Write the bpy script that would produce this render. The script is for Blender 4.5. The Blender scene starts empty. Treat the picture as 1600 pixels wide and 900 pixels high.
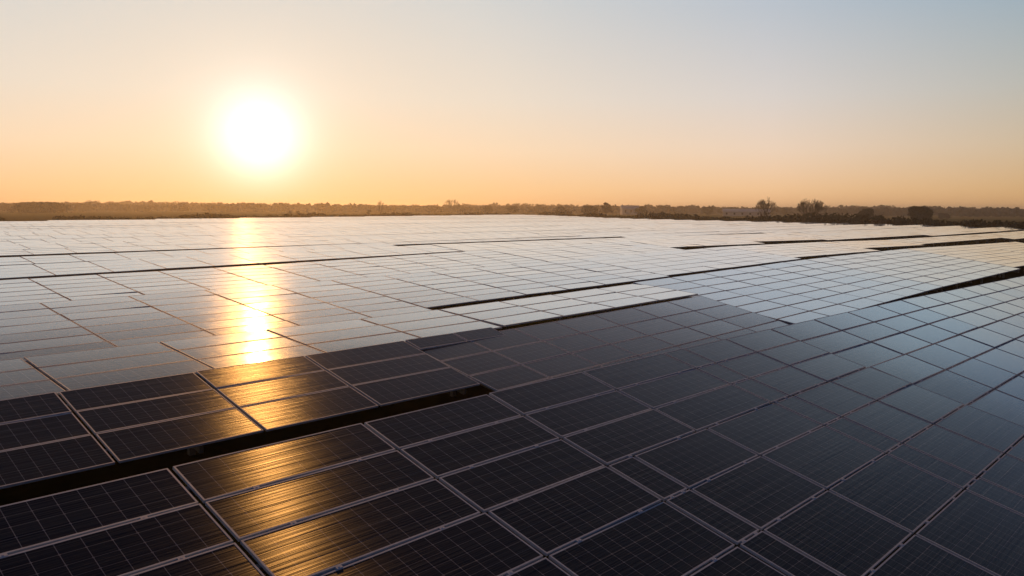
import bpy, math, random
from mathutils import Matrix, Vector

rnd = random.Random(11)
S = bpy.context.scene
COL = S.collection
H = 3.0            # metres from the table tops up to the camera
CAM_Z = 6.0        # camera above the ground
R = math.radians

# ---------------------------------------------------------------- camera frame
# world X runs along the rows, world Y across them, away from the camera
AZ = R(43.7)
FPX = 1245.0
def _cam_axes():
    hl, hr = 320.0, 329.0
    p1 = Vector((-800, -(hl-450), FPX)); p2 = Vector((800, -(hr-450), FPX))
    up = p1.cross(p2); up.normalize()
    if up.y < 0: up = -up
    fw = Vector((0, 0, 1)); fw = fw - up*fw.dot(up); fw.normalize()
    rt = Vector((up.y*fw.z-up.z*fw.y, up.z*fw.x-up.x*fw.z, up.x*fw.y-up.y*fw.x))
    if rt.x < 0: rt = -rt
    s, c = math.sin(AZ), math.cos(AZ)
    RT, FW, UP = Vector((s, -c, 0)), Vector((c, s, 0)), Vector((0, 0, 1))
    def w(v): return RT*rt.dot(v) + FW*fw.dot(v) + UP*up.dot(v)
    return w
W = _cam_axes()
def ray(x, y):
    d = W(Vector((x-800, -(y-450), FPX))); d.normalize(); return d
GROUND_FAR = 1.86
def ground_at(x, dist):
    """the point on the ground at a distance, in a compass direction"""
    d = ray(x, 325.0); h = Vector((d.x, d.y, 0)); h.normalize()
    return h*dist + Vector((0, 0, GROUND_FAR))

cam_data = bpy.data.cameras.new('camera'); cam = bpy.data.objects.new('camera', cam_data)
COL.objects.link(cam)
cx, cy, cz = W(Vector((1, 0, 0))), W(Vector((0, 1, 0))), -W(Vector((0, 0, 1)))
M = Matrix(((cx.x, cy.x, cz.x, 0), (cx.y, cy.y, cz.y, 0), (cx.z, cy.z, cz.z, CAM_Z), (0, 0, 0, 1)))
cam.matrix_world = M
cam_data.sensor_width = 36; cam_data.lens = 36*FPX/1600
cam_data.clip_start = 0.1; cam_data.clip_end = 12000
S.camera = cam

SUN = ray(405, 215)
# the lamp stands a little above the glow: in the photograph the sun strikes the faces of the tilted panels
LAMP_EL = R(20.5)
LAMP = Vector((math.cos(LAMP_EL)*math.cos(AZ-R(-16.6)), math.cos(LAMP_EL)*math.sin(AZ-R(-16.6)), math.sin(LAMP_EL)))
SUN_EL = LAMP_EL
SUN_AZ = math.atan2(LAMP.x, LAMP.y)      # clockwise from +Y

# ---------------------------------------------------------------- render settings
S.view_settings.view_transform = 'Standard'
S.view_settings.look = 'None'
S.view_settings.exposure = 0.0
S.view_settings.gamma = 1.0
S.render.engine = 'CYCLES'
S.cycles.use_denoising = True
S.cycles.max_bounces = 6
S.cycles.volume_bounces = 0
S.cycles.sample_clamp_indirect = 4.0

# ---------------------------------------------------------------- node helpers
class NT:
    def __init__(s, tree): s.t = tree; s.t.nodes.clear()
    def n(s, typ, **kw):
        nd = s.t.nodes.new(typ)
        for k, v in kw.items(): setattr(nd, k, v)
        return nd
    def link(s, a, b): s.t.links.new(a, b)
    def put(s, sock, v):
        if isinstance(v, bpy.types.NodeSocket): s.link(v, sock)
        elif v is not None: sock.default_value = v
    def math(s, op, a, b=None, clamp=False):
        nd = s.n('ShaderNodeMath', operation=op, use_clamp=clamp)
        s.put(nd.inputs[0], a)
        if b is not None: s.put(nd.inputs[1], b)
        return nd.outputs[0]
    def mix(s, f, a, b, blend='MIX'):
        nd = s.n('ShaderNodeMix', data_type='RGBA', blend_type=blend)
        s.put(nd.inputs[0], f); s.put(nd.inputs[6], a); s.put(nd.inputs[7], b)
        return nd.outputs[2]
    def curve(s, f, pts):
        nd = s.n('ShaderNodeFloatCurve')
        c = nd.mapping.curves[0]
        for i, (x, y) in enumerate(pts):
            if i < 2: c.points[i].location = (x, y) if i == 0 else c.points[1].location
        c.points[0].location = pts[0]; c.points[-1].location = pts[-1]
        for x, y in pts[1:-1]: c.points.new(x, y)
        nd.mapping.update()
        s.put(nd.inputs['Value'], f)
        return nd.outputs[0]
    def ramp(s, f, stops, interp='LINEAR'):
        nd = s.n('ShaderNodeValToRGB'); cr = nd.color_ramp; cr.interpolation = interp
        cr.elements[0].position, cr.elements[0].color = stops[0][0], (*stops[0][1], 1)
        cr.elements[1].position, cr.elements[1].color = stops[-1][0], (*stops[-1][1], 1)
        for p, c in stops[1:-1]:
            e = cr.elements.new(p); e.color = (*c, 1)
        s.put(nd.inputs[0], f); return nd.outputs[0]
    def noise(s, vec, scale, detail=3, rough=0.55, out=0):
        nd = s.n('ShaderNodeTexNoise'); s.put(nd.inputs['Vector'], vec)
        nd.inputs['Scale'].default_value = scale; nd.inputs['Detail'].default_value = detail
        nd.inputs['Roughness'].default_value = rough
        return nd.outputs[out]
    def mapping(s, vec, scale=(1, 1, 1)):
        nd = s.n('ShaderNodeMapping'); s.put(nd.inputs[0], vec); nd.inputs['Scale'].default_value = scale
        return nd.outputs[0]

def new_mat(name):
    m = bpy.data.materials.new(name); m.use_nodes = True
    return m, NT(m.node_tree)

def plain(name, col, rough=0.8, metal=0.0, var=0.0, scale=4.0, spec=0.5):
    m, k = new_mat(name)
    p = k.n('ShaderNodeBsdfPrincipled'); o = k.n('ShaderNodeOutputMaterial')
    c = (*col, 1)
    if var:
        tc = k.n('ShaderNodeTexCoord').outputs['Object']
        n = k.noise(tc, scale, 4)
        c = k.ramp(n, [(0.3, tuple(x*(1-var) for x in col)), (0.7, tuple(min(1, x*(1+var)) for x in col))])
    k.put(p.inputs['Base Color'], c)
    p.inputs['Roughness'].default_value = rough; p.inputs['Metallic'].default_value = metal
    p.inputs['Specular IOR Level'].default_value = spec
    k.link(p.outputs[0], o.inputs[0])
    return m

# ---------------------------------------------------------------- sky
def lin(c):
    return tuple((v/255/12.92) if v/255 <= .04045 else ((v/255+.055)/1.055)**2.4 for v in c)

def make_world():
    w = bpy.data.worlds.new('World'); S.world = w; w.use_nodes = True
    k = NT(w.node_tree)
    sky = k.n('ShaderNodeTexSky', sky_type='NISHITA')
    sky.sun_disc = False
    sky.sun_elevation = SUN_EL
    sky.sun_rotation = SUN_AZ
    sky.altitude = 0
    sky.air_density = 1.0; sky.dust_density = 0.0; sky.ozone_density = 1.0
    d = k.n('ShaderNodeTexCoord').outputs['Generated']
    nrm = k.n('ShaderNodeVectorMath', operation='NORMALIZE'); k.link(d, nrm.inputs[0])
    sep = k.n('ShaderNodeSeparateXYZ'); k.link(nrm.outputs[0], sep.inputs[0])
    el = k.math('DIVIDE', k.math('ARCSINE', sep.outputs[2]), math.pi/2, clamp=True)
    dot = k.n('ShaderNodeVectorMath', operation='DOT_PRODUCT')
    k.link(nrm.outputs[0], dot.inputs[0]); dot.inputs[1].default_value = SUN
    th = k.math('ARCCOSINE', k.math('MINIMUM', dot.outputs['Value'], 1.0))       # angle from the sun
    air = k.ramp(el, [(0.0, lin((250, 190, 124))), (1.3/90, lin((255, 205, 144))), (4/90, lin((253, 220, 180))),
                      (7.5/90, lin((239, 223, 200))), (14.6/90, lin((213, 214, 208))), (22/90, (.44, .42, .41)),
                      (32/90, (.29, .26, .27)), (45/90, (.15, .14, .18)), (1.0, (.03, .045, .08))])
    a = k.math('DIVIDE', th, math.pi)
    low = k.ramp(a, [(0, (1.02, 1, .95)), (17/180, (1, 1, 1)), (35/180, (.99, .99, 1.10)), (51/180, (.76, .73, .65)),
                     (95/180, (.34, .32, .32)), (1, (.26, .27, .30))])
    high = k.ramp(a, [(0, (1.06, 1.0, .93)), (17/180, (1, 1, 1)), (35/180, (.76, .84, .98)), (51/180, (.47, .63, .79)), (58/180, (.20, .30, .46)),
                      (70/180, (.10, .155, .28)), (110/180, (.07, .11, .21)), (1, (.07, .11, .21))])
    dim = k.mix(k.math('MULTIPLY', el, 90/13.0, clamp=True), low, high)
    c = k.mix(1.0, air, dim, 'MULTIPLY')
    nd = k.mix(1.0, sky.outputs[0], (.055, .06, .09, 1), 'MULTIPLY')
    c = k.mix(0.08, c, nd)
    def lobe(width, power, col):
        t = k.math('POWER', k.math('DIVIDE', th, R(width)), power)
        e = k.math('EXPONENT', k.math('MULTIPLY', t, -1.0))
        return k.mix(1.0, e, (*col, 1), 'MULTIPLY')
    for args in ((2.5, 2.0, (.55, .6, .7)), (4.3, 2.0, (.16, .16, .17)), (7.0, 1.0, (.20, .14, .06))):
        c = k.mix(1.0, c, lobe(*args), 'ADD')
    bg = k.n('ShaderNodeBackground'); bg.inputs['Strength'].default_value = 1.0
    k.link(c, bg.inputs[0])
    o = k.n('ShaderNodeOutputWorld'); k.link(bg.outputs[0], o.inputs[0])
make_world()
#--GEOM--
# ---------------------------------------------------------------- materials
def glass_mat(name, ribs):
    """dark silicon cells with silver lines under anti-reflective glass"""
    m, k = new_mat(name)
    uv = k.n('ShaderNodeUVMap'); uv.uv_map = 'cells'
    sep = k.n('ShaderNodeSeparateXYZ'); k.link(uv.outputs[0], sep.inputs[0])
    def dist(v, rep):      # distance to the nearest whole number
        f = k.math('FRACT', k.math('ADD', k.math('MULTIPLY', v, rep), 0.5))
        return k.math('ABSOLUTE', k.math('SUBTRACT', f, 0.5))
    du, dv = dist(sep.outputs[0], 1.0), dist(sep.outputs[1], 1.0)
    gap_u = k.math('LESS_THAN', du, 0.016); gap_v = k.math('LESS_THAN', dv, 0.016)
    dia = k.math('LESS_THAN', k.math('ADD', du, dv), 0.07)
    gap = k.math('MAXIMUM', k.math('MAXIMUM', gap_u, k.math('MULTIPLY', gap_v, 0.6)), dia)
    bus = k.math('LESS_THAN', dist(sep.outputs[1], 5.0), 0.075)
    inf = k.n('ShaderNodeObjectInfo')
    tint = k.mix(inf.outputs['Random'], (.0022, .0048, .019, 1), (.004, .0055, .017, 1))
    c = k.mix(k.math('MULTIPLY', bus, 0.55), tint, (.055, .052, .060, 1))
    c = k.mix(gap, c, (.20, .20, .235, 1))
    tc = k.n('ShaderNodeTexCoord').outputs['Object']
    vo = k.n('ShaderNodeTexVoronoi'); vo.inputs['Scale'].default_value = 2.2
    jit = k.n('ShaderNodeVectorMath', operation='ADD'); k.link(tc, jit.inputs[0])
    rv = k.n('ShaderNodeCombineXYZ'); k.put(rv.inputs[0], k.math('MULTIPLY', inf.outputs['Random'], 37.0)); k.put(rv.inputs[1], k.math('MULTIPLY', inf.outputs['Random'], 91.0))
    k.link(rv.outputs[0], jit.inputs[1]); k.link(jit.outputs[0], vo.inputs['Vector'])
    speck = k.math('LESS_THAN', vo.outputs['Distance'], 0.022)
    wx = k.n('ShaderNodeSeparateXYZ'); k.link(vo.outputs['Color'], wx.inputs[0])
    speck = k.math('MULTIPLY', speck, k.math('GREATER_THAN', wx.outputs[0], 0.72))
    film = k.noise(jit.outputs[0], 2.5, 5, 0.65)
    c = k.mix(k.math('MULTIPLY', film, 0.014), c, (.32, .28, .23, 1))
    edge = k.math('MULTIPLY', k.math('SUBTRACT', 0.55, sep.outputs[1], clamp=True), film)       # dirt washed to the low edge
    c = k.mix(k.math('MULTIPLY', edge, 0.16), c, (.30, .26, .21, 1))
    c = k.mix(k.math('MULTIPLY', speck, 0.7), c, (.5, .48, .44, 1))
    dust = k.noise(tc, 1.3, 4, 0.6)                      # dust film, uneven across each pane
    # cells and their fine ribs along the row: light spreads across the ribs
    cell = k.n('ShaderNodeBsdfPrincipled')
    k.put(cell.inputs['Base Color'], c)
    cell.inputs['Roughness'].default_value = RIB_ROUGH
    cell.inputs['IOR'].default_value = 1.33
    cell.inputs['Specular IOR Level'].default_value = 0.22
    cell.inputs['Anisotropic'].default_value = RIB_ANISO
    tan = k.n('ShaderNodeVectorTransform', vector_type='VECTOR', convert_from='OBJECT', convert_to='WORLD')
    tan.inputs[0].default_value = RIB_TAN
    k.link(tan.outputs[0], cell.inputs['Tangent'])
    if ribs:
        n1 = k.noise(k.mapping(jit.outputs[0], (0.45, 26, 1)), 1.0, 1, 0.5)
        n2 = k.noise(k.mapping(jit.outputs[0], (1.2, 95, 1)), 1.0, 1, 0.5)
        n3 = k.noise(k.mapping(jit.outputs[0], (0.25, 5.5, 1)), 1.0, 2, 0.6)
        h = k.math('ADD', k.math('ADD', n1, k.math('MULTIPLY', n2, 0.30)), k.math('MULTIPLY', n3, 1.8))
        bp = k.n('ShaderNodeBump'); bp.inputs['Strength'].default_value = 0.75
        bp.inputs['Distance'].default_value = 0.008; k.link(h, bp.inputs['Height'])
        k.link(bp.outputs[0], cell.inputs['Normal'])
    # glass face: nearly no reflection head on, a mirror at a grazing view
    lw = k.n('ShaderNodeLayerWeight'); lw.inputs[0].default_value = 0.5
    # the coating reflects bluish until the view grows grazing
    g2col = k.ramp(lw.outputs['Facing'], [(.45, (.6, .70, 1)), (.62, (.88, .90, 1)), (.74, (1, 1, 1))])
    g2 = k.n('ShaderNodeBsdfAnisotropic'); g2.distribution = 'GGX'
    k.put(g2.inputs['Color'], g2col)
    k.put(g2.inputs['Roughness'], k.math('ADD', k.math('MULTIPLY', dust, 0.06), 0.03))
    fac = k.curve(lw.outputs['Facing'], [(0, .003), (.42, .004), (.5, .006), (.56, .014), (.593, .026), (.63, .050), (.66, .078), (.70, .135), (.741, .25),
                                         (.77, .44), (.80, .64), (.84, .84), (.88, .95), (.92, .99), (1, 1)])
    fac = k.math('MULTIPLY', fac, k.math('ADD', k.math('MULTIPLY', dust, 0.14), 0.92), clamp=True)
    mx = k.n('ShaderNodeMixShader'); k.link(fac, mx.inputs[0])
    g3 = k.n('ShaderNodeBsdfAnisotropic'); g3.distribution = 'GGX'     # the same ribs seen in the face of the glass
    g3.inputs['Roughness'].default_value = 0.34; g3.inputs['Anisotropy'].default_value = -0.8
    k.link(tan.outputs[0], g3.inputs['Tangent'])
    face = k.n('ShaderNodeMixShader'); face.inputs[0].default_value = 0.06
    k.link(g2.outputs[0], face.inputs[1]); k.link(g3.outputs[0], face.inputs[2])
    k.link(cell.outputs[0], mx.inputs[1]); k.link(face.outputs[0], mx.inputs[2])
    o = k.n('ShaderNodeOutputMaterial'); k.link(mx.outputs[0], o.inputs[0])
    return m

RIB_ROUGH, RIB_ANISO, RIB_TAN = 0.33, 1.0, (0, 1, 0)
GLASS = glass_mat('solar_glass_near', True)
GLASS_FAR = glass_mat('solar_glass', False)
ALU = plain('anodised_aluminium', (.52, .60, .72), 0.6, 0.0, 0.08, 9, .15)
STEEL = plain('galvanised_steel', (.30, .30, .30), 0.55, 0.7, 0.2, 6)
BACK = plain('module_backsheet', (.05, .05, .055), 0.7)

# ---------------------------------------------------------------- mesh helpers
def link(name, me, mats, parent=None, mat=None):
    o = bpy.data.objects.new(name, me)
    if mats is not None and len(me.materials) == 0:
        for m in (mats if isinstance(mats, (list, tuple)) else [mats]): me.materials.append(m)
    COL.objects.link(o)
    if parent is not None: o.parent = parent
    if mat is not None: o.matrix_basis = mat
    return o
def tag(o, label=None, cat=None, group=None, kind=None):
    if label: o['label'] = label
    if cat: o['category'] = cat
    if group: o['group'] = group
    if kind: o['kind'] = kind
    return o
def empty(name, loc):
    e = bpy.data.objects.new(name, None); COL.objects.link(e); e.location = loc
    e.empty_display_size = 0.3
    return e

class MB:
    def __init__(s): s.v = []; s.f = []; s.m = []; s.uv = {}
    def quad(s, a, b, c, d, m=0, uv=None):
        i = len(s.v); s.v += [a, b, c, d]; s.f.append((i, i+1, i+2, i+3)); s.m.append(m)
        if uv: s.uv[len(s.f)-1] = uv
    def hexa(s, P, m=0, skip=()):
        """P: eight corners, bottom four then top four, anticlockwise"""
        i = len(s.v); s.v += [Vector(p) for p in P]
        for n, q in enumerate(((3, 2, 1, 0), (4, 5, 6, 7), (0, 1, 5, 4), (1, 2, 6, 5), (2, 3, 7, 6), (3, 0, 4, 7))):
            if n in skip: continue
            s.f.append(tuple(i+j for j in q)); s.m.append(m)
    def box(s, x0, x1, y0, y1, z0, z1, m=0, T=None):
        P = [Vector(p) for p in ((x0, y0, z0), (x1, y0, z0), (x1, y1, z0), (x0, y1, z0), (x0, y0, z1), (x1, y0, z1), (x1, y1, z1), (x0, y1, z1))]
        if T is not None: P = [T @ p for p in P]
        s.hexa(P, m)
    def bar(s, a, b, w, m=0, w2=None, sides=4):
        a, b = Vector(a), Vector(b); d = (b-a); 
        if d.length < 1e-6: return
        d.normalize(); w2 = w if w2 is None else w2
        u = d.cross(Vector((0, 0, 1)) if abs(d.z) < .95 else Vector((1, 0, 0))); u.normalize(); v = d.cross(u)
        i = len(s.v)
        for c, r in ((a, w), (b, w2)):
            for q in range(sides):
                t = 2*math.pi*(q+.5)/sides
                s.v.append(c + u*math.cos(t)*r + v*math.sin(t)*r)
        for q in range(sides):
            n = (q+1) % sides
            s.f.append((i+q, i+n, i+sides+n, i+sides+q)); s.m.append(m)
        s.f.append(tuple(i+q for q in reversed(range(sides)))); s.m.append(m)
        s.f.append(tuple(i+sides+q for q in range(sides))); s.m.append(m)
    def mesh(s, name, uvname=None):
        me = bpy.data.meshes.new(name)
        me.from_pydata([tuple(v) for v in s.v], [], s.f)
        me.polygons.foreach_set('material_index', s.m)
        if uvname:
            l = me.uv_layers.new(name=uvname)
            for fi, uv in s.uv.items():
                p = me.polygons[fi]
                for q, li in enumerate(p.loop_indices): l.data[li].uv = uv[q]
        me.update(); return me

# ---------------------------------------------------------------- solar modules
FR = 0.020          # frame width
_cache = {}
def module_meshes(w, d, cols, rows):
    key = (round(w, 2), round(d, 2), cols, rows)
    if key in _cache: return _cache[key]
    x, y = w/2, d/2
    a = MB(); gx, gy = x-FR, y-FR
    V = [Vector(p) for p in ((-gx, -gy, 0), (gx, -gy, 0), (gx, gy, 0), (-gx, gy, 0))]
    lo = [v - Vector((0, 0, .006)) for v in V]
    a.quad(*V, m=0, uv=[(0, 0), (cols, 0), (cols, rows), (0, rows)])
    a.quad(lo[3], lo[2], lo[1], lo[0], m=1)
    pane = a.mesh('solar_module', 'cells')
    f = MB(); t, b = .003, -.035
    f.box(-x, x, -y, -y+FR, b, t); f.box(-x, x, y-FR, y, b, t)
    f.box(-x, -x+FR, -y+FR, y-FR, b, t); f.box(x-FR, x, -y+FR, y-FR, b, t)
    frame = f.mesh('frame')
    _cache[key] = (pane, frame); return _cache[key]
def clamp_mesh():
    c = MB(); c.box(-.035, .035, -.022, .022, -.03, .0045); c.box(-.009, .009, -.007, .007, .0045, .007)
    return c.mesh('clamp')
CLAMP = clamp_mesh()

ORD = ['first', 'second', 'third', 'fourth', 'fifth', 'sixth', 'seventh', 'eighth', 'ninth', 'tenth', 'eleventh', 'twelfth',
       'thirteenth', 'fourteenth', 'fifteenth', 'sixteenth', 'seventeenth', 'eighteenth', 'nineteenth', 'twentieth']
ORD += ['twenty-' + o for o in ORD[:9]] + ['thirtieth']

def terrain(u, p):
    """gentle swell of the ground the rows follow, in camera heights"""
    t = .15*math.exp(-((u-17)/8.5)**2) * max(0, min(1, (p-4.5)/1.2)) * max(0, min(1, (19-p)/5))
    return t

def ground_z(u, p):
    """ground level in metres: the field lies flat and falls away under the front row"""
    t = max(0.0, min(1.0, (p-.4)/3.2)); t = t*t*(3-2*t)
    return 1.86*t + H*.6*terrain(u, p)

def table(label, seams, p_top, z_top, tilt, strips, slope=0.0, detail=True, cells=(10, 4), gx=.05, gy=.03, jit=.0022,
          clamps=False, low=None, group=None):
    """one racking table: modules between the SEAMS (along the row) and in STRIPS down the slope; all lengths in camera heights"""
    t = R(tilt)
    O = Vector((seams[0]*H, p_top*H, CAM_Z + z_top*H))
    X = Vector((1, 0, slope)).normalized(); Y = Vector((0, math.cos(t), math.sin(t)))
    N = X.cross(Y).normalized(); Y = N.cross(X)
    Lx = (seams[-1]-seams[0])*H; Ly = sum(strips)*H
    base = Vector((O.x+Lx/2, O.y-Ly/2*math.cos(t), 0.0)); base.z = ground_z(base.x/H, base.y/H)
    fr = lambda c: Matrix(((X.x, Y.x, N.x, c.x), (X.y, Y.y, N.y, c.y), (X.z, Y.z, N.z, c.z), (0, 0, 0, 1)))
    Mt = fr(O - base)
    root = empty('solar_table', base) if detail else None
    big = MB()
    v = 0.0
    for j, dv in enumerate(strips):
        y1, y0 = -v*H - gy/2, -(v+dv)*H + gy/2; v += dv
        rows = cells[1] if dv < .33 else cells[1]+2
        for i in range(len(seams)-1):
            x0, x1 = (seams[i]-seams[0])*H + gx/2, (seams[i+1]-seams[0])*H - gx/2
            w, d = x1-x0, y1-y0
            cols = cells[0] if w > 1.9 else max(3, round(w/.21))
            c = O - base + X*((x0+x1)/2) + Y*((y0+y1)/2) + N*rnd.gauss(0, .002)
            Mj = fr(c) @ Matrix.Rotation(rnd.gauss(0, jit), 4, 'X') @ Matrix.Rotation(rnd.gauss(0, jit), 4, 'Y')
            if detail:
                pane, frame = module_meshes(w, d, cols, rows)
                mo = link('solar_module', pane, [GLASS, BACK], root, Mj)
                link('frame', frame, ALU, mo)
                if clamps:
                    for q in (-.27, .27):
                        link('clamp', CLAMP, ALU, mo, Matrix.Translation((q*w + rnd.uniform(-.03, .03), -d/2 - gy/2, 0)))
            else:
                a, b = w/2, d/2; fa, fb = a-FR, b-FR
                P = lambda x, y, z=0.0: Mj @ Vector((x, y, z))
                o = [P(-a, -b), P(a, -b), P(a, b), P(-a, b)]; n = [P(-fa, -fb), P(fa, -fb), P(fa, fb), P(-fa, fb)]
                l = [P(-a, -b, -.035), P(a, -b, -.035), P(a, b, -.035), P(-a, b, -.035)]
                k0 = len(big.v); big.v += o+n+l
                big.f.append((k0+4, k0+5, k0+6, k0+7)); big.m.append(0); big.uv[len(big.f)-1] = [(0, 0), (cols, 0), (cols, rows), (0, rows)]
                for q in range(4):
                    r = (q+1) % 4
                    big.f.append((k0+q, k0+r, k0+4+r, k0+4+q)); big.m.append(1)
                    big.f.append((k0+8+q, k0+8+r, k0+r, k0+q)); big.m.append(1)
                big.f.append((k0+11, k0+10, k0+9, k0+8)); big.m.append(3)
    # racking: purlins along the table, rafters and posts
    pur = [-.18*Ly, -.82*Ly] if Ly < 3.2 else [-.12*Ly, -.37*Ly, -.63*Ly, -.88*Ly]
    npost = max(2, int(Lx/4.2)+1)
    def part(name, fill):
        if detail:
            mb = MB(); fill(mb, 0); link(name, mb.mesh(name), STEEL, root)
        else: fill(big, 2)
    for y in pur:
        part('purlin', lambda mb, m: mb.box(.05, Lx-.05, y-.035, y+.035, -.135, -.038, m, Mt))
    for n in range(npost):
        x = .35 + (Lx-.7)*n/(npost-1)
        part('rafter', lambda mb, m: mb.box(x-.035, x+.035, -Ly+.12, -.12, -.24, -.1365, m, Mt))
        for y in (pur[0], pur[-1]):
            top = Mt @ Vector((x, y, -.24))
            part('post', lambda mb, m: mb.box(top.x-.05, top.x+.05, top.y-.05, top.y+.05, ground_z((top.x+base.x)/H, (top.y+base.y)/H)-base.z-.2, top.z+.02, m))
    if not detail:
        root = link('solar_table', big.mesh('solar_table', 'cells'), [GLASS_FAR, ALU, STEEL, BACK]); root.location = base
    tag(root, label, 'solar table', group)
    return root

def even(u0, n, w): return [u0 + w*i for i in range(n+1)]

def depth_to(p, z, tilt, pf, zf, ratio):
    """table depth whose low edge shows at RATIO of the slope of the line of sight over the row in front"""
    s = -ratio*zf/pf; tt = math.tan(R(tilt))
    return (s*p + z)/(tt + s)/math.cos(R(tilt))
# ---- front row: one deep plane of modules right below the camera, p 2.96
U0 = 1.239
# the lower tier of the second row stands a few centimetres high, level with the low edge of the upper tier
c14, s14 = math.cos(R(14.5)), math.sin(R(14.5))
def on_plane(u, v, k=1.0): return (k*(U0+u), k*(2.96+v*c14), k*(-1+v*s14))
front_strips = [.275, .265, .29, .33, .37, .42, .46, .5]
def front(label, us, v0, strips, dz=0.0, tilt=14.5, **kw):
    _, p, z = on_plane(0, v0)
    return table(label, [U0+u for u in us], p, z+dz, tilt, strips, clamps=True, gx=.06, gy=.034, group=None, **kw)
front('deep dark solar table in the left foreground with the golden sun glint across it',
      [-2.46, -1.64, -.82, 0.0, .89, 1.70], .03, front_strips[:3])
front('dark blue solar table in the centre foreground, right of the bare strip',
      [1.705, 2.51, 3.40, 3.66, 4.26, 5.0], .035, front_strips[:3])
front('dark solar table along the bottom edge, left of the narrow black module',
      [-1.64, -.8, .09, .905, 1.69], -.80, front_strips[3:])
front('near black solar table in the lower right foreground with wide dark seams',
      [1.695, 1.905, 2.60, 3.42, 3.69, 4.29, 5.03], -.80, front_strips[3:])
front('bluish dark solar table at the right edge of the foreground',
      [5.035, 5.86, 6.65, 7.45, 8.25, 9.05, 9.85, 10.65, 11.45, 12.25], -.80, front_strips[3:], slope=-.010, tilt=16.0)
front('blue grey solar table in front of the broad black gap on the right',
      [5.005, 5.86, 6.65, 7.45, 8.2], .03, front_strips[:3], slope=-.004, tilt=15.6)
front('blue grey front table sloping off at the right edge below the black gap',
      [8.205, 9.0, 9.8, 10.6, 11.4, 12.2, 13.0, 13.8, 14.6], .03, front_strips[:3], slope=-.013, dz=-.013, tilt=15.8)

# ---- second row: a steep lower tier and a flatter upper tier
K = 1.35
def second(label, us, v0, strips, dz=0.0, **kw):
    _, p, z = on_plane(0, v0, K)
    return table(label, [K*(U0+u) for u in us], p, z+dz, kw.pop('tilt', 14.5), strips, clamps=False, group=None, **kw)
second('dark solar table beyond the bare ground strip on the left, three modules deep',
       [-1.37, -.77, -.17, .43, 1.03, 1.705], .765, [.290, .295, .335], gx=.06, dz=.024, tilt=13.2)
second('small single row solar table beside the end of the bare ground strip',
       [1.715, 2.10, 2.44], .77, [.20], gx=.03, dz=.028)
second('grey solar table of smaller modules below the thin black slit in the middle',
       [1.71, 2.13, 2.59, 3.0, 3.45, 3.95, 4.45, 5.0], .705, [.36, .325, .31, .17], gx=.03, tilt=11.6, slope=.016, dz=.006)
up = [1.51-.875*2, 1.51-.875, 1.51, 2.40, 3.26, 4.19, 5.12]
table('pale flat solar table left of the sun glint in the second row', up, 5.90, -1.0, 4.9, [.302]*3, gx=.06)
table('pale solar table above the thin black slit in the middle', even(5.125, 4, .845), 5.90, -1.0, 4.2, [.302]*3, slope=.012)
for n, (a, t, ratio) in enumerate(((8.44, 8.1, .985), (13.63, 8.1, .95), (18.82, 8.0, .92), (24.01, 7.9, .90))):
    um = a+2.6; z = -1+terrain(a, 5.92)
    sl = (terrain(a+5.2, 5.92)-terrain(a, 5.92))/5.2
    D = depth_to(5.92, z+sl*2.6, t, 2.96, -1, ratio)
    table(['pale grey solar table whose left end meets a table of smaller modules',
           'pale grey solar table between two black gaps, above the start of the broad gap',
           'pale solar table near the right edge between two black gaps',
           'pale solar table at the right edge between two long black gaps'][n],
          even(a, 6, .863), 5.92, z, t, [D/8]*8, slope=sl, detail=n < 2, gx=.03)

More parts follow.
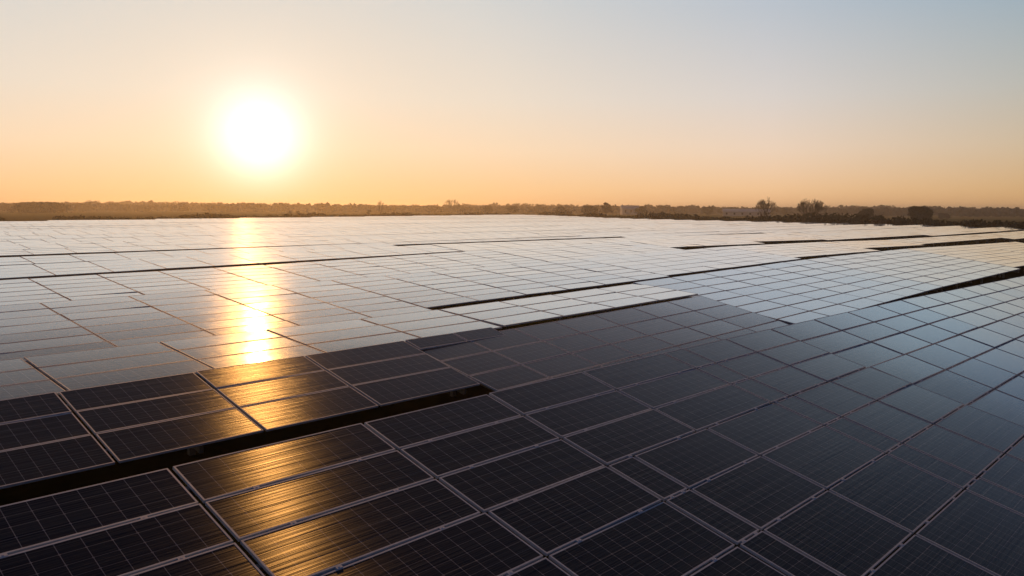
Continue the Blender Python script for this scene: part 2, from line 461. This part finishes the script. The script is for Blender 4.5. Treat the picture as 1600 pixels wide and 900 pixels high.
# ---- all the rows behind
def right_end(p):
    pts = [(5, 54), (11, 56), (14, 57.5), (20, 60), (26, 62), (35, 63), (43, 65), (50, 68), (56, 72), (66, 79), (74, 84), (84, 88)]
    for (a, ua), (b, ub) in zip(pts, pts[1:]):
        if a <= p <= b: return ua + (ub-ua)*(p-a)/(b-a)
    return 54
def left_end(p):
    u = .235*p - 1.0
    if p > 57: u = max(u, 14 + (p-58)/.34)
    return u
rows = [9.02, 12.08, 14.9, 17.45]
while rows[-1] < 79: rows.append(rows[-1] + 2.96 + rnd.uniform(-.12, .12))
side = {0: 'third', 1: 'fourth', 2: 'fifth', 3: 'sixth'}
pf = 5.9
for ri, p in enumerate(rows):
    name = ORD[ri+2]
    ul, ur = left_end(p), right_end(p)
    n_mod = 6 if ri < 2 else 12
    w = .863
    u = ul + rnd.uniform(-.5, .2)
    cells_out = []
    row_tilt = 5.3 + rnd.gauss(0, .12) if ri < 5 else 5.1 + rnd.gauss(0, .12)
    while u < ur - 1.2:
        n = min(n_mod, max(1, int((ur-u)/w + .2)))
        cells_out.append((u, n)); u += n*w + .012
        if n_mod == 6 and u > 26: n_mod = 12
    for ti, (u, n) in enumerate(cells_out):
        um = u + n*w/2
        tilt = row_tilt + rnd.gauss(0, .04 if ri < 5 else .12)
        strips = [.29]*6 if ri < 3 else [.29]*5
        ratio = None
        if ri == 0:
            tilt = 5.6
            ratio = 1.03 if um < 5.2 else max(.922, 1.0 - .009*(um-5.2))
        if ri == 1 and um > 17: ratio = .94
        if ri == 2 and um < 16: ratio = .972
        if ri == 4 and um < 11: ratio = .970
        if ratio is None and ri >= 3: ratio = rnd.uniform(.988, 1.008)
        if ratio:
            uf = um*pf/p; D = depth_to(p, -1+terrain(um, p), tilt, pf, -1+terrain(uf, pf), ratio); m = max(2, round(D/.29)); strips = [D/m]*m
        z0, z1 = terrain(u, p), terrain(u+n*w, p)
        lab = f'{"glinting " if abs(math.degrees(math.atan2(um, p)) - 28.9) < 2.2 else ""}pale solar table, {ORD[ti]} from the left in the {name} row from the front'
        table(lab, even(u, n, w), p, -1+z0+rnd.gauss(0, .0012), tilt, strips, slope=(z1-z0)/(n*w), detail=(p < 13 and um < 9.5),
              gx=.035, gy=.018, jit=.003)
    pf = p

# ---------------------------------------------------------------- ground
def ground_mat():
    m, k = new_mat('pasture')
    tc = k.n('ShaderNodeTexCoord').outputs['Object']
    n1 = k.noise(tc, 0.9, 6, 0.65); n2 = k.noise(tc, 0.006, 3, 0.5)
    c = k.ramp(n1, [(.3, (.008, .010, .004)), (.55, (.016, .019, .007)), (.75, (.030, .026, .012))])
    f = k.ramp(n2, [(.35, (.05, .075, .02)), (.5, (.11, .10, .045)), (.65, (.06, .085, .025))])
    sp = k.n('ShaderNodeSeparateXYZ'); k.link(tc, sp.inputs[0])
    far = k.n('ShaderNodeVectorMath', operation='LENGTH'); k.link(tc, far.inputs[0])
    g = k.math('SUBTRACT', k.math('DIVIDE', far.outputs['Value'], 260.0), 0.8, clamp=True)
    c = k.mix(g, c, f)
    p = k.n('ShaderNodeBsdfPrincipled'); p.inputs['Roughness'].default_value = .95
    p.inputs['Specular IOR Level'].default_value = 0.0
    k.put(p.inputs['Base Color'], c)
    bp = k.n('ShaderNodeBump'); bp.inputs['Strength'].default_value = .3; bp.inputs['Distance'].default_value = .08
    k.link(n1, bp.inputs['Height']); k.link(bp.outputs[0], p.inputs['Normal'])
    o = k.n('ShaderNodeOutputMaterial'); k.link(p.outputs[0], o.inputs[0]); return m
G = 3000
def _axis(lo, hi): return [-G, -1200, -500, -200, -80] + [lo + (hi-lo)*i/60 for i in range(61)] + [260, 420, 700, 1400, G]
gxs, gys = _axis(-45, 180), _axis(-30, 66)
gv = [(x, y, ground_z(x/H, y/H)) for y in gys for x in gxs]; nx = len(gxs)
gf = [(r*nx+c, r*nx+c+1, (r+1)*nx+c+1, (r+1)*nx+c) for r in range(len(gys)-1) for c in range(nx-1)]
gm = bpy.data.meshes.new('ground'); gm.from_pydata(gv, [], gf); gm.polygons.foreach_set('use_smooth', [True]*len(gf))
tag(link('ground', gm, ground_mat()), kind='structure')

# ---------------------------------------------------------------- vegetation
def leaf_mat(name, a, b):
    m, k = new_mat(name)
    inf = k.n('ShaderNodeNewGeometry').outputs['Random Per Island']
    c = k.mix(inf, (*a, 1), (*b, 1))
    d = k.n('ShaderNodeBsdfDiffuse'); k.link(c, d.inputs[0])
    t = k.n('ShaderNodeBsdfTranslucent'); k.link(c, t.inputs[0])
    mx = k.n('ShaderNodeMixShader'); mx.inputs[0].default_value = .12
    k.link(d.outputs[0], mx.inputs[1]); k.link(t.outputs[0], mx.inputs[2])
    o = k.n('ShaderNodeOutputMaterial'); k.link(mx.outputs[0], o.inputs[0]); return m
LEAF = leaf_mat('dark_foliage', (.010, .014, .006), (.026, .030, .012))
LEAF_W = leaf_mat('winter_twigs', (.013, .0105, .0055), (.03, .023, .011))
BARK = plain('bark', (.055, .042, .03), .9, 0, .3, 3, .1)

def rvec():
    while True:
        v = Vector((rnd.uniform(-1, 1), rnd.uniform(-1, 1), rnd.uniform(-1, 1)))
        if .01 < v.length < 1: return v
def leaves(mb, c, r, n, size, flat=.55):
    """leaf sized faces through a lump of radius r = (rx, ry, rz) at c"""
    for _ in range(n):
        d = rvec().normalized() * (rnd.random()**.4)
        p = Vector((c[0]+d.x*r[0], c[1]+d.y*r[1], c[2]+d.z*r[2]))
        a = rvec().normalized(); b = a.cross(rvec()).normalized()
        s = size*rnd.uniform(.5, 1.3)
        mb.quad(p-a*s-b*s*flat, p+a*s-b*s*flat, p+a*s+b*s*flat, p-a*s+b*s*flat)
def height_at(x, y, dist):
    d = ray(x, y); return CAM_Z + d.z/math.hypot(d.x, d.y)*dist - GROUND_FAR
def px(dist): return dist/FPX      # metres per photo pixel at a distance

def branchy(mb, a, d, length, r, depth, spread, up=.25):
    """recursive bare branches"""
    n = 3; p = Vector(a); d = Vector(d).normalized()
    for i in range(n):
        q = p + d*(length/n)
        mb.bar(p, q, max(.020, r*(1-.2*i)), w2=max(.014, r*(1-.2*(i+1))), sides=3 if depth < 3 else 5)
        p = q; d = (d + rvec()*.16 + Vector((0, 0, up*.12))).normalized()
    if depth == 0: return
    for i in range(3 if depth > 2 else 4):
        nd = (d + rvec().normalized()*spread + Vector((0, 0, up))).normalized()
        start = Vector(a).lerp(p, rnd.uniform(.55, 1.0)) if i else p
        branchy(mb, start, nd, length*rnd.uniform(.6, .85), r*.5, depth-1, spread, up)

def bare_tree(label, x, dist, ytop, wpx, stems=5, group=None, depth=4):
    base = ground_at(x, dist); hgt = height_at(x, ytop, dist); wid = wpx*px(dist)/2
    root = empty('bare_tree', base)
    tr = MB(); tr.bar((0, 0, -.2), (0, 0, hgt*.16), .34, w2=.26, sides=8)
    link('trunk', tr.mesh('trunk'), BARK, root)
    cr = MB()
    for i in range(stems):
        t = 2*math.pi*i/stems + rnd.uniform(-.3, .3); k = rnd.uniform(.35, 1.0)
        tgt = Vector((math.cos(t)*wid*k, math.sin(t)*wid*k, hgt*rnd.uniform(.62, .78)))
        d = (tgt - Vector((0, 0, hgt*.12)))
        branchy(cr, (0, 0, hgt*rnd.uniform(.05, .15)), d, hgt*.36, .17, depth, .5, .2)
    # keep the crown inside its height and width
    zs = max(v.z for v in cr.v); ws = sorted(math.hypot(v.x, v.y) for v in cr.v)[int(len(cr.v)*.97)]
    out = []
    for v in cr.v:
        v = Vector((v.x*wid/ws, v.y*wid/ws, v.z*hgt*1.12/zs)); q = v - Vector((0, 0, hgt*.56))
        e = math.sqrt((q.x/wid)**2 + (q.y/wid)**2 + (q.z/(hgt*.47))**2)
        if e > 1 and q.z > -hgt*.2: v = Vector((0, 0, hgt*.56)) + q*((1+(e-1)*.12)/e)
        out.append(v)
    cr.v = out
    link('crown', cr.mesh('crown'), LEAF_W, root)
    return tag(root, label, 'tree', group)

def leafy_tree(label, x, dist, ytop, wpx, mat=None, name='evergreen_tree', low=.12, lumps=16, dens=150, leaf=.22, group=None, cat='tree'):
    base = ground_at(x, dist); hgt = height_at(x, ytop, dist); wid = wpx*px(dist)/2
    root = empty(name, base)
    tr = MB(); tr.bar((0, 0, -.2), (0, 0, hgt*.55), .05*hgt*.5+.06, w2=.07, sides=8)
    for i in range(5):
        t = i*1.3; tr.bar((0, 0, hgt*(.2+.06*i)), (math.cos(t)*wid*.6, math.sin(t)*wid*.6, hgt*(.5+.07*i)), .07, w2=.03, sides=5)
    link('trunk', tr.mesh('trunk'), BARK, root)
    cr = MB()
    for i in range(lumps):
        t = rnd.uniform(0, 2*math.pi); k = rnd.random()**.5; f = rnd.uniform(low+.2, .9)
        rr = wid*rnd.uniform(.28, .42); env = math.sqrt(max(.05, 1-((f-.45)/.55)**2)); rr *= .55+.45*env
        z = hgt*f
        leaves(cr, (math.cos(t)*(wid-rr)*k*env, math.sin(t)*(wid-rr)*k*env, z), (rr, rr, min(rr, hgt-z)*.9), dens, leaf)
    zs = max(v.z for v in cr.v); cr.v = [Vector((v.x, v.y, v.z*hgt/zs)) for v in cr.v]
    link('crown', cr.mesh('crown'), mat or LEAF, root)
    return tag(root, label, cat, group)

bare_tree('tall bare tree with an upright fan of twigs, taller one of the right pair', 1195, 262, 308, 34, 10, 'bare fan trees beyond the field', depth=4)
bare_tree('wide bare tree with a rounded fan of twigs, wider one of the right pair', 1267, 258, 310, 43, 13, 'bare fan trees beyond the field', depth=4)
leafy_tree('broad dark evergreen tree standing above the hedge near the right edge', 1438, 262, 321, 41, lumps=26, dens=190)
leafy_tree('small round dark tree behind the hedge, left of the broad evergreen', 1355, 285, 325, 30, lumps=18)
leafy_tree('faint low round bush behind the hedge, right of the broad evergreen', 1476, 420, 332, 20, LEAF_W, 'round_bush', lumps=9, dens=90, leaf=.35, cat='bush')
leafy_tree('dark bush at the left edge where the panels end', 0, 205, 338, 14, name='round_bush', lumps=9, cat='bush')
leafy_tree('wide hazy brown thicket of trees on the far left', 62, 470, 314.5, 92, LEAF_W, 'tree_clump', lumps=34, dens=110, leaf=.5, low=0)
bare_tree('pale bare crown rising over the far wood on the left', 146, 620, 311.5, 24, 6, depth=3)
bare_tree('slim tall bare tree with a round top left of centre, backlit in orange haze', 595, 380, 313.5, 14, 4, depth=3)
leafy_tree('little dark shrub just left of the slim backlit tree', 576, 380, 327, 9, name='small_shrub', lumps=6, dens=60, leaf=.2, cat='shrub')
leafy_tree('left one of two little pointed shrubs below the sun glow', 452, 400, 329, 8, name='small_shrub', lumps=6, dens=60, leaf=.2, cat='shrub')
leafy_tree('right one of two little pointed shrubs below the sun glow', 465, 400, 329, 8, name='small_shrub', lumps=6, dens=60, leaf=.2, cat='shrub')
bare_tree('broad bare orange tinted tree crown over the wood in the centre', 706, 560, 311.5, 27, 7, depth=4)
leafy_tree('dark hazy round tree against the far wood, right of centre', 762, 520, 320.5, 18, LEAF, 'round_tree', lumps=10, dens=90, leaf=.4)
leafy_tree('darker hazy round tree where the far edge of the panels begins to step', 802, 480, 321, 20, LEAF, 'round_tree', lumps=12, dens=110, leaf=.4)
leafy_tree('wide olive bush group before the far wood, left of the ragged tree', 878, 430, 322, 34, LEAF, 'tree_clump', lumps=16, dens=90, leaf=.4, low=0)
leafy_tree('olive thicket of trees adjoining the ragged tall tree', 922, 420, 320, 34, LEAF, 'tree_clump', lumps=18, dens=90, leaf=.4, low=0)
leafy_tree('ragged tall tree with an open top above the far wood, right of centre', 947, 410, 315.5, 24, LEAF_W, 'ragged_tree', lumps=20, dens=60, leaf=.3)
leafy_tree('dark low tree right of the small pale building', 1002, 430, 321.5, 22, LEAF, 'round_tree', lumps=12, dens=90, leaf=.4)
leafy_tree('hazy dark tree far off between the low pale roof and the ragged tree', 1105, 520, 322.5, 26, LEAF, 'round_tree', lumps=12, dens=90, leaf=.45)

# hedges round the field
def hedge(label, pts, h0, h1, depth=1.4, dens=60, leaf=.34, mat=None):
    """a bushy hedge along a line of (u, p) points"""
    mb = MB(); P = [Vector((u*H, p*H, GROUND_FAR)) for u, p in pts]
    o = P[0].copy()
    for a, b in zip(P, P[1:]):
        n = int((b-a).length/.9)
        for i in range(n):
            c = a.lerp(b, (i+rnd.random())/n); hh = rnd.uniform(h0, h1)*(1+.25*math.sin(c.x*.11+c.y*.07))
            for f in (.3, .75):
                leaves(mb, (c.x-o.x+rnd.uniform(-.5, .5), c.y-o.y+rnd.uniform(-.5, .5), hh*f), (1.2, 1.2, hh*.34), dens//2, leaf)
    ob = link('hedge', mb.mesh('hedge'), mat or LEAF); ob.location = o
    return tag(ob, label, 'hedge')
hedge('dark bushy hedge running along the right edge of the solar field',
      [(58.5, 2), (60, 11), (63, 20), (66, 30), (67, 38), (70, 47)], 1.7, 2.7, dens=70)
hedge('low dark hedge along the far right corner of the solar field',
      [(70, 47), (76, 57), (84, 68), (90, 80)], 1.1, 1.9)
hedge('low brown hedge along the far edge of the solar field under the sun',
      [(90, 86), (66, 84), (44, 77), (30, 71), (20, 67)], 0.8, 1.6, mat=LEAF_W)

# pale farm buildings far off
WALL = plain('pale_render', (.55, .52, .48), .8, 0, .1, 2); ROOFM = plain('pale_roof_sheet', (.60, .58, .56), .5, 0, .1, 2)
DARK = plain('dark_glass', (.02, .02, .025), .2)
def building(label, name, x, dist, lx, ly, h, roof, rot, wins, cat):
    b = ground_at(x, dist); root = empty(name, b); root.rotation_euler = (0, 0, rot)
    w = MB(); w.box(-lx/2, lx/2, -ly/2, ly/2, -.1, h); link('wall', w.mesh('wall'), WALL, root)
    r = MB(); e = .25
    r.hexa([(-lx/2-e, -ly/2-e, h+.003), (lx/2+e, -ly/2-e, h+.003), (lx/2+e, ly/2+e, h+.003), (-lx/2-e, ly/2+e, h+.003),
            (-lx/2-e, -.1, h+roof), (lx/2+e, -.1, h+roof), (lx/2+e, .1, h+roof), (-lx/2-e, .1, h+roof)])
    link('roof', r.mesh('roof'), ROOFM, root)
    for i in range(wins):
        xx = -lx/2 + lx*(i+.5)/wins
        q = MB(); q.box(xx-.5, xx+.5, -ly/2-.03, -ly/2-.004, h*.35, h*.75); link('window', q.mesh('window'), DARK, root)
    return tag(root, label, cat)
building('small pale farm building low in the far trees, right of the ragged tree', 'farm_building', 984, 520, 11, 7, 4.0, 2.0, AZ-R(90)+.1, 3, 'building')
building('long low building with a pale roof beyond the hedge, left of the fan trees', 'long_shed', 1166, 480, 26, 8, 2.6, 1.6, AZ-R(90)-.25, 6, 'shed')

# the far wood: one mass of crowns and trunks
def far_wood():
    mb = MB()
    for layer, (d0, top, n) in enumerate(((640, 0, 260), (820, 0, 330))):
        for i in range(n):
            x = -120 + 1840*(i+rnd.random())/n; d = d0*rnd.uniform(.93, 1.12)
            yt = 316.2 + 9.5*(x/1600) + 2.4*math.sin(x*.011+layer*2) + rnd.uniform(-1.5, 2.2) - (.8 if layer else 0)
            h = max(5.5, height_at(x, yt, d)); b = ground_at(x, d); r = rnd.uniform(3.5, 6.5)
            for q in range(4):
                leaves(mb, (b.x+rnd.uniform(-1, 1)*r*.8, b.y+rnd.uniform(-1, 1)*r*.8, b.z+h*rnd.uniform(.4, .76)), (r*.7, r*.7, h*.24), 22, .9, .8)
            leaves(mb, (b.x, b.y, b.z+h*.32), (r*1.3, r*1.3, h*.34), 30, 1.3, .8)
    return tag(link('far_wood', mb.mesh('far_wood'), LEAF_W), kind='stuff')
far_wood()

# ---------------------------------------------------------------- air and sun
hz = MB(); hz.box(-3100, 3100, -3100, 3100, -1.0, 17.0)
m, k = new_mat('haze')
vol = k.n('ShaderNodeVolumePrincipled'); vol.inputs['Density'].default_value = .00052
vol.inputs['Color'].default_value = (.95, .88, .78, 1); vol.inputs['Anisotropy'].default_value = .72
vol.inputs['Density Attribute'].default_value = ''
o = k.n('ShaderNodeOutputMaterial'); k.link(vol.outputs[0], o.inputs['Volume'])
tag(link('haze', hz.mesh('haze'), m), kind='stuff')

sd = bpy.data.lights.new('sun', 'SUN'); sd.energy = 2.4; sd.angle = R(0.5); sd.color = (1.0, .45, .11)
so = bpy.data.objects.new('sun', sd); COL.objects.link(so)
so.rotation_euler = (-LAMP).to_track_quat('-Z', 'Y').to_euler()
so.location = (0, 0, 60)
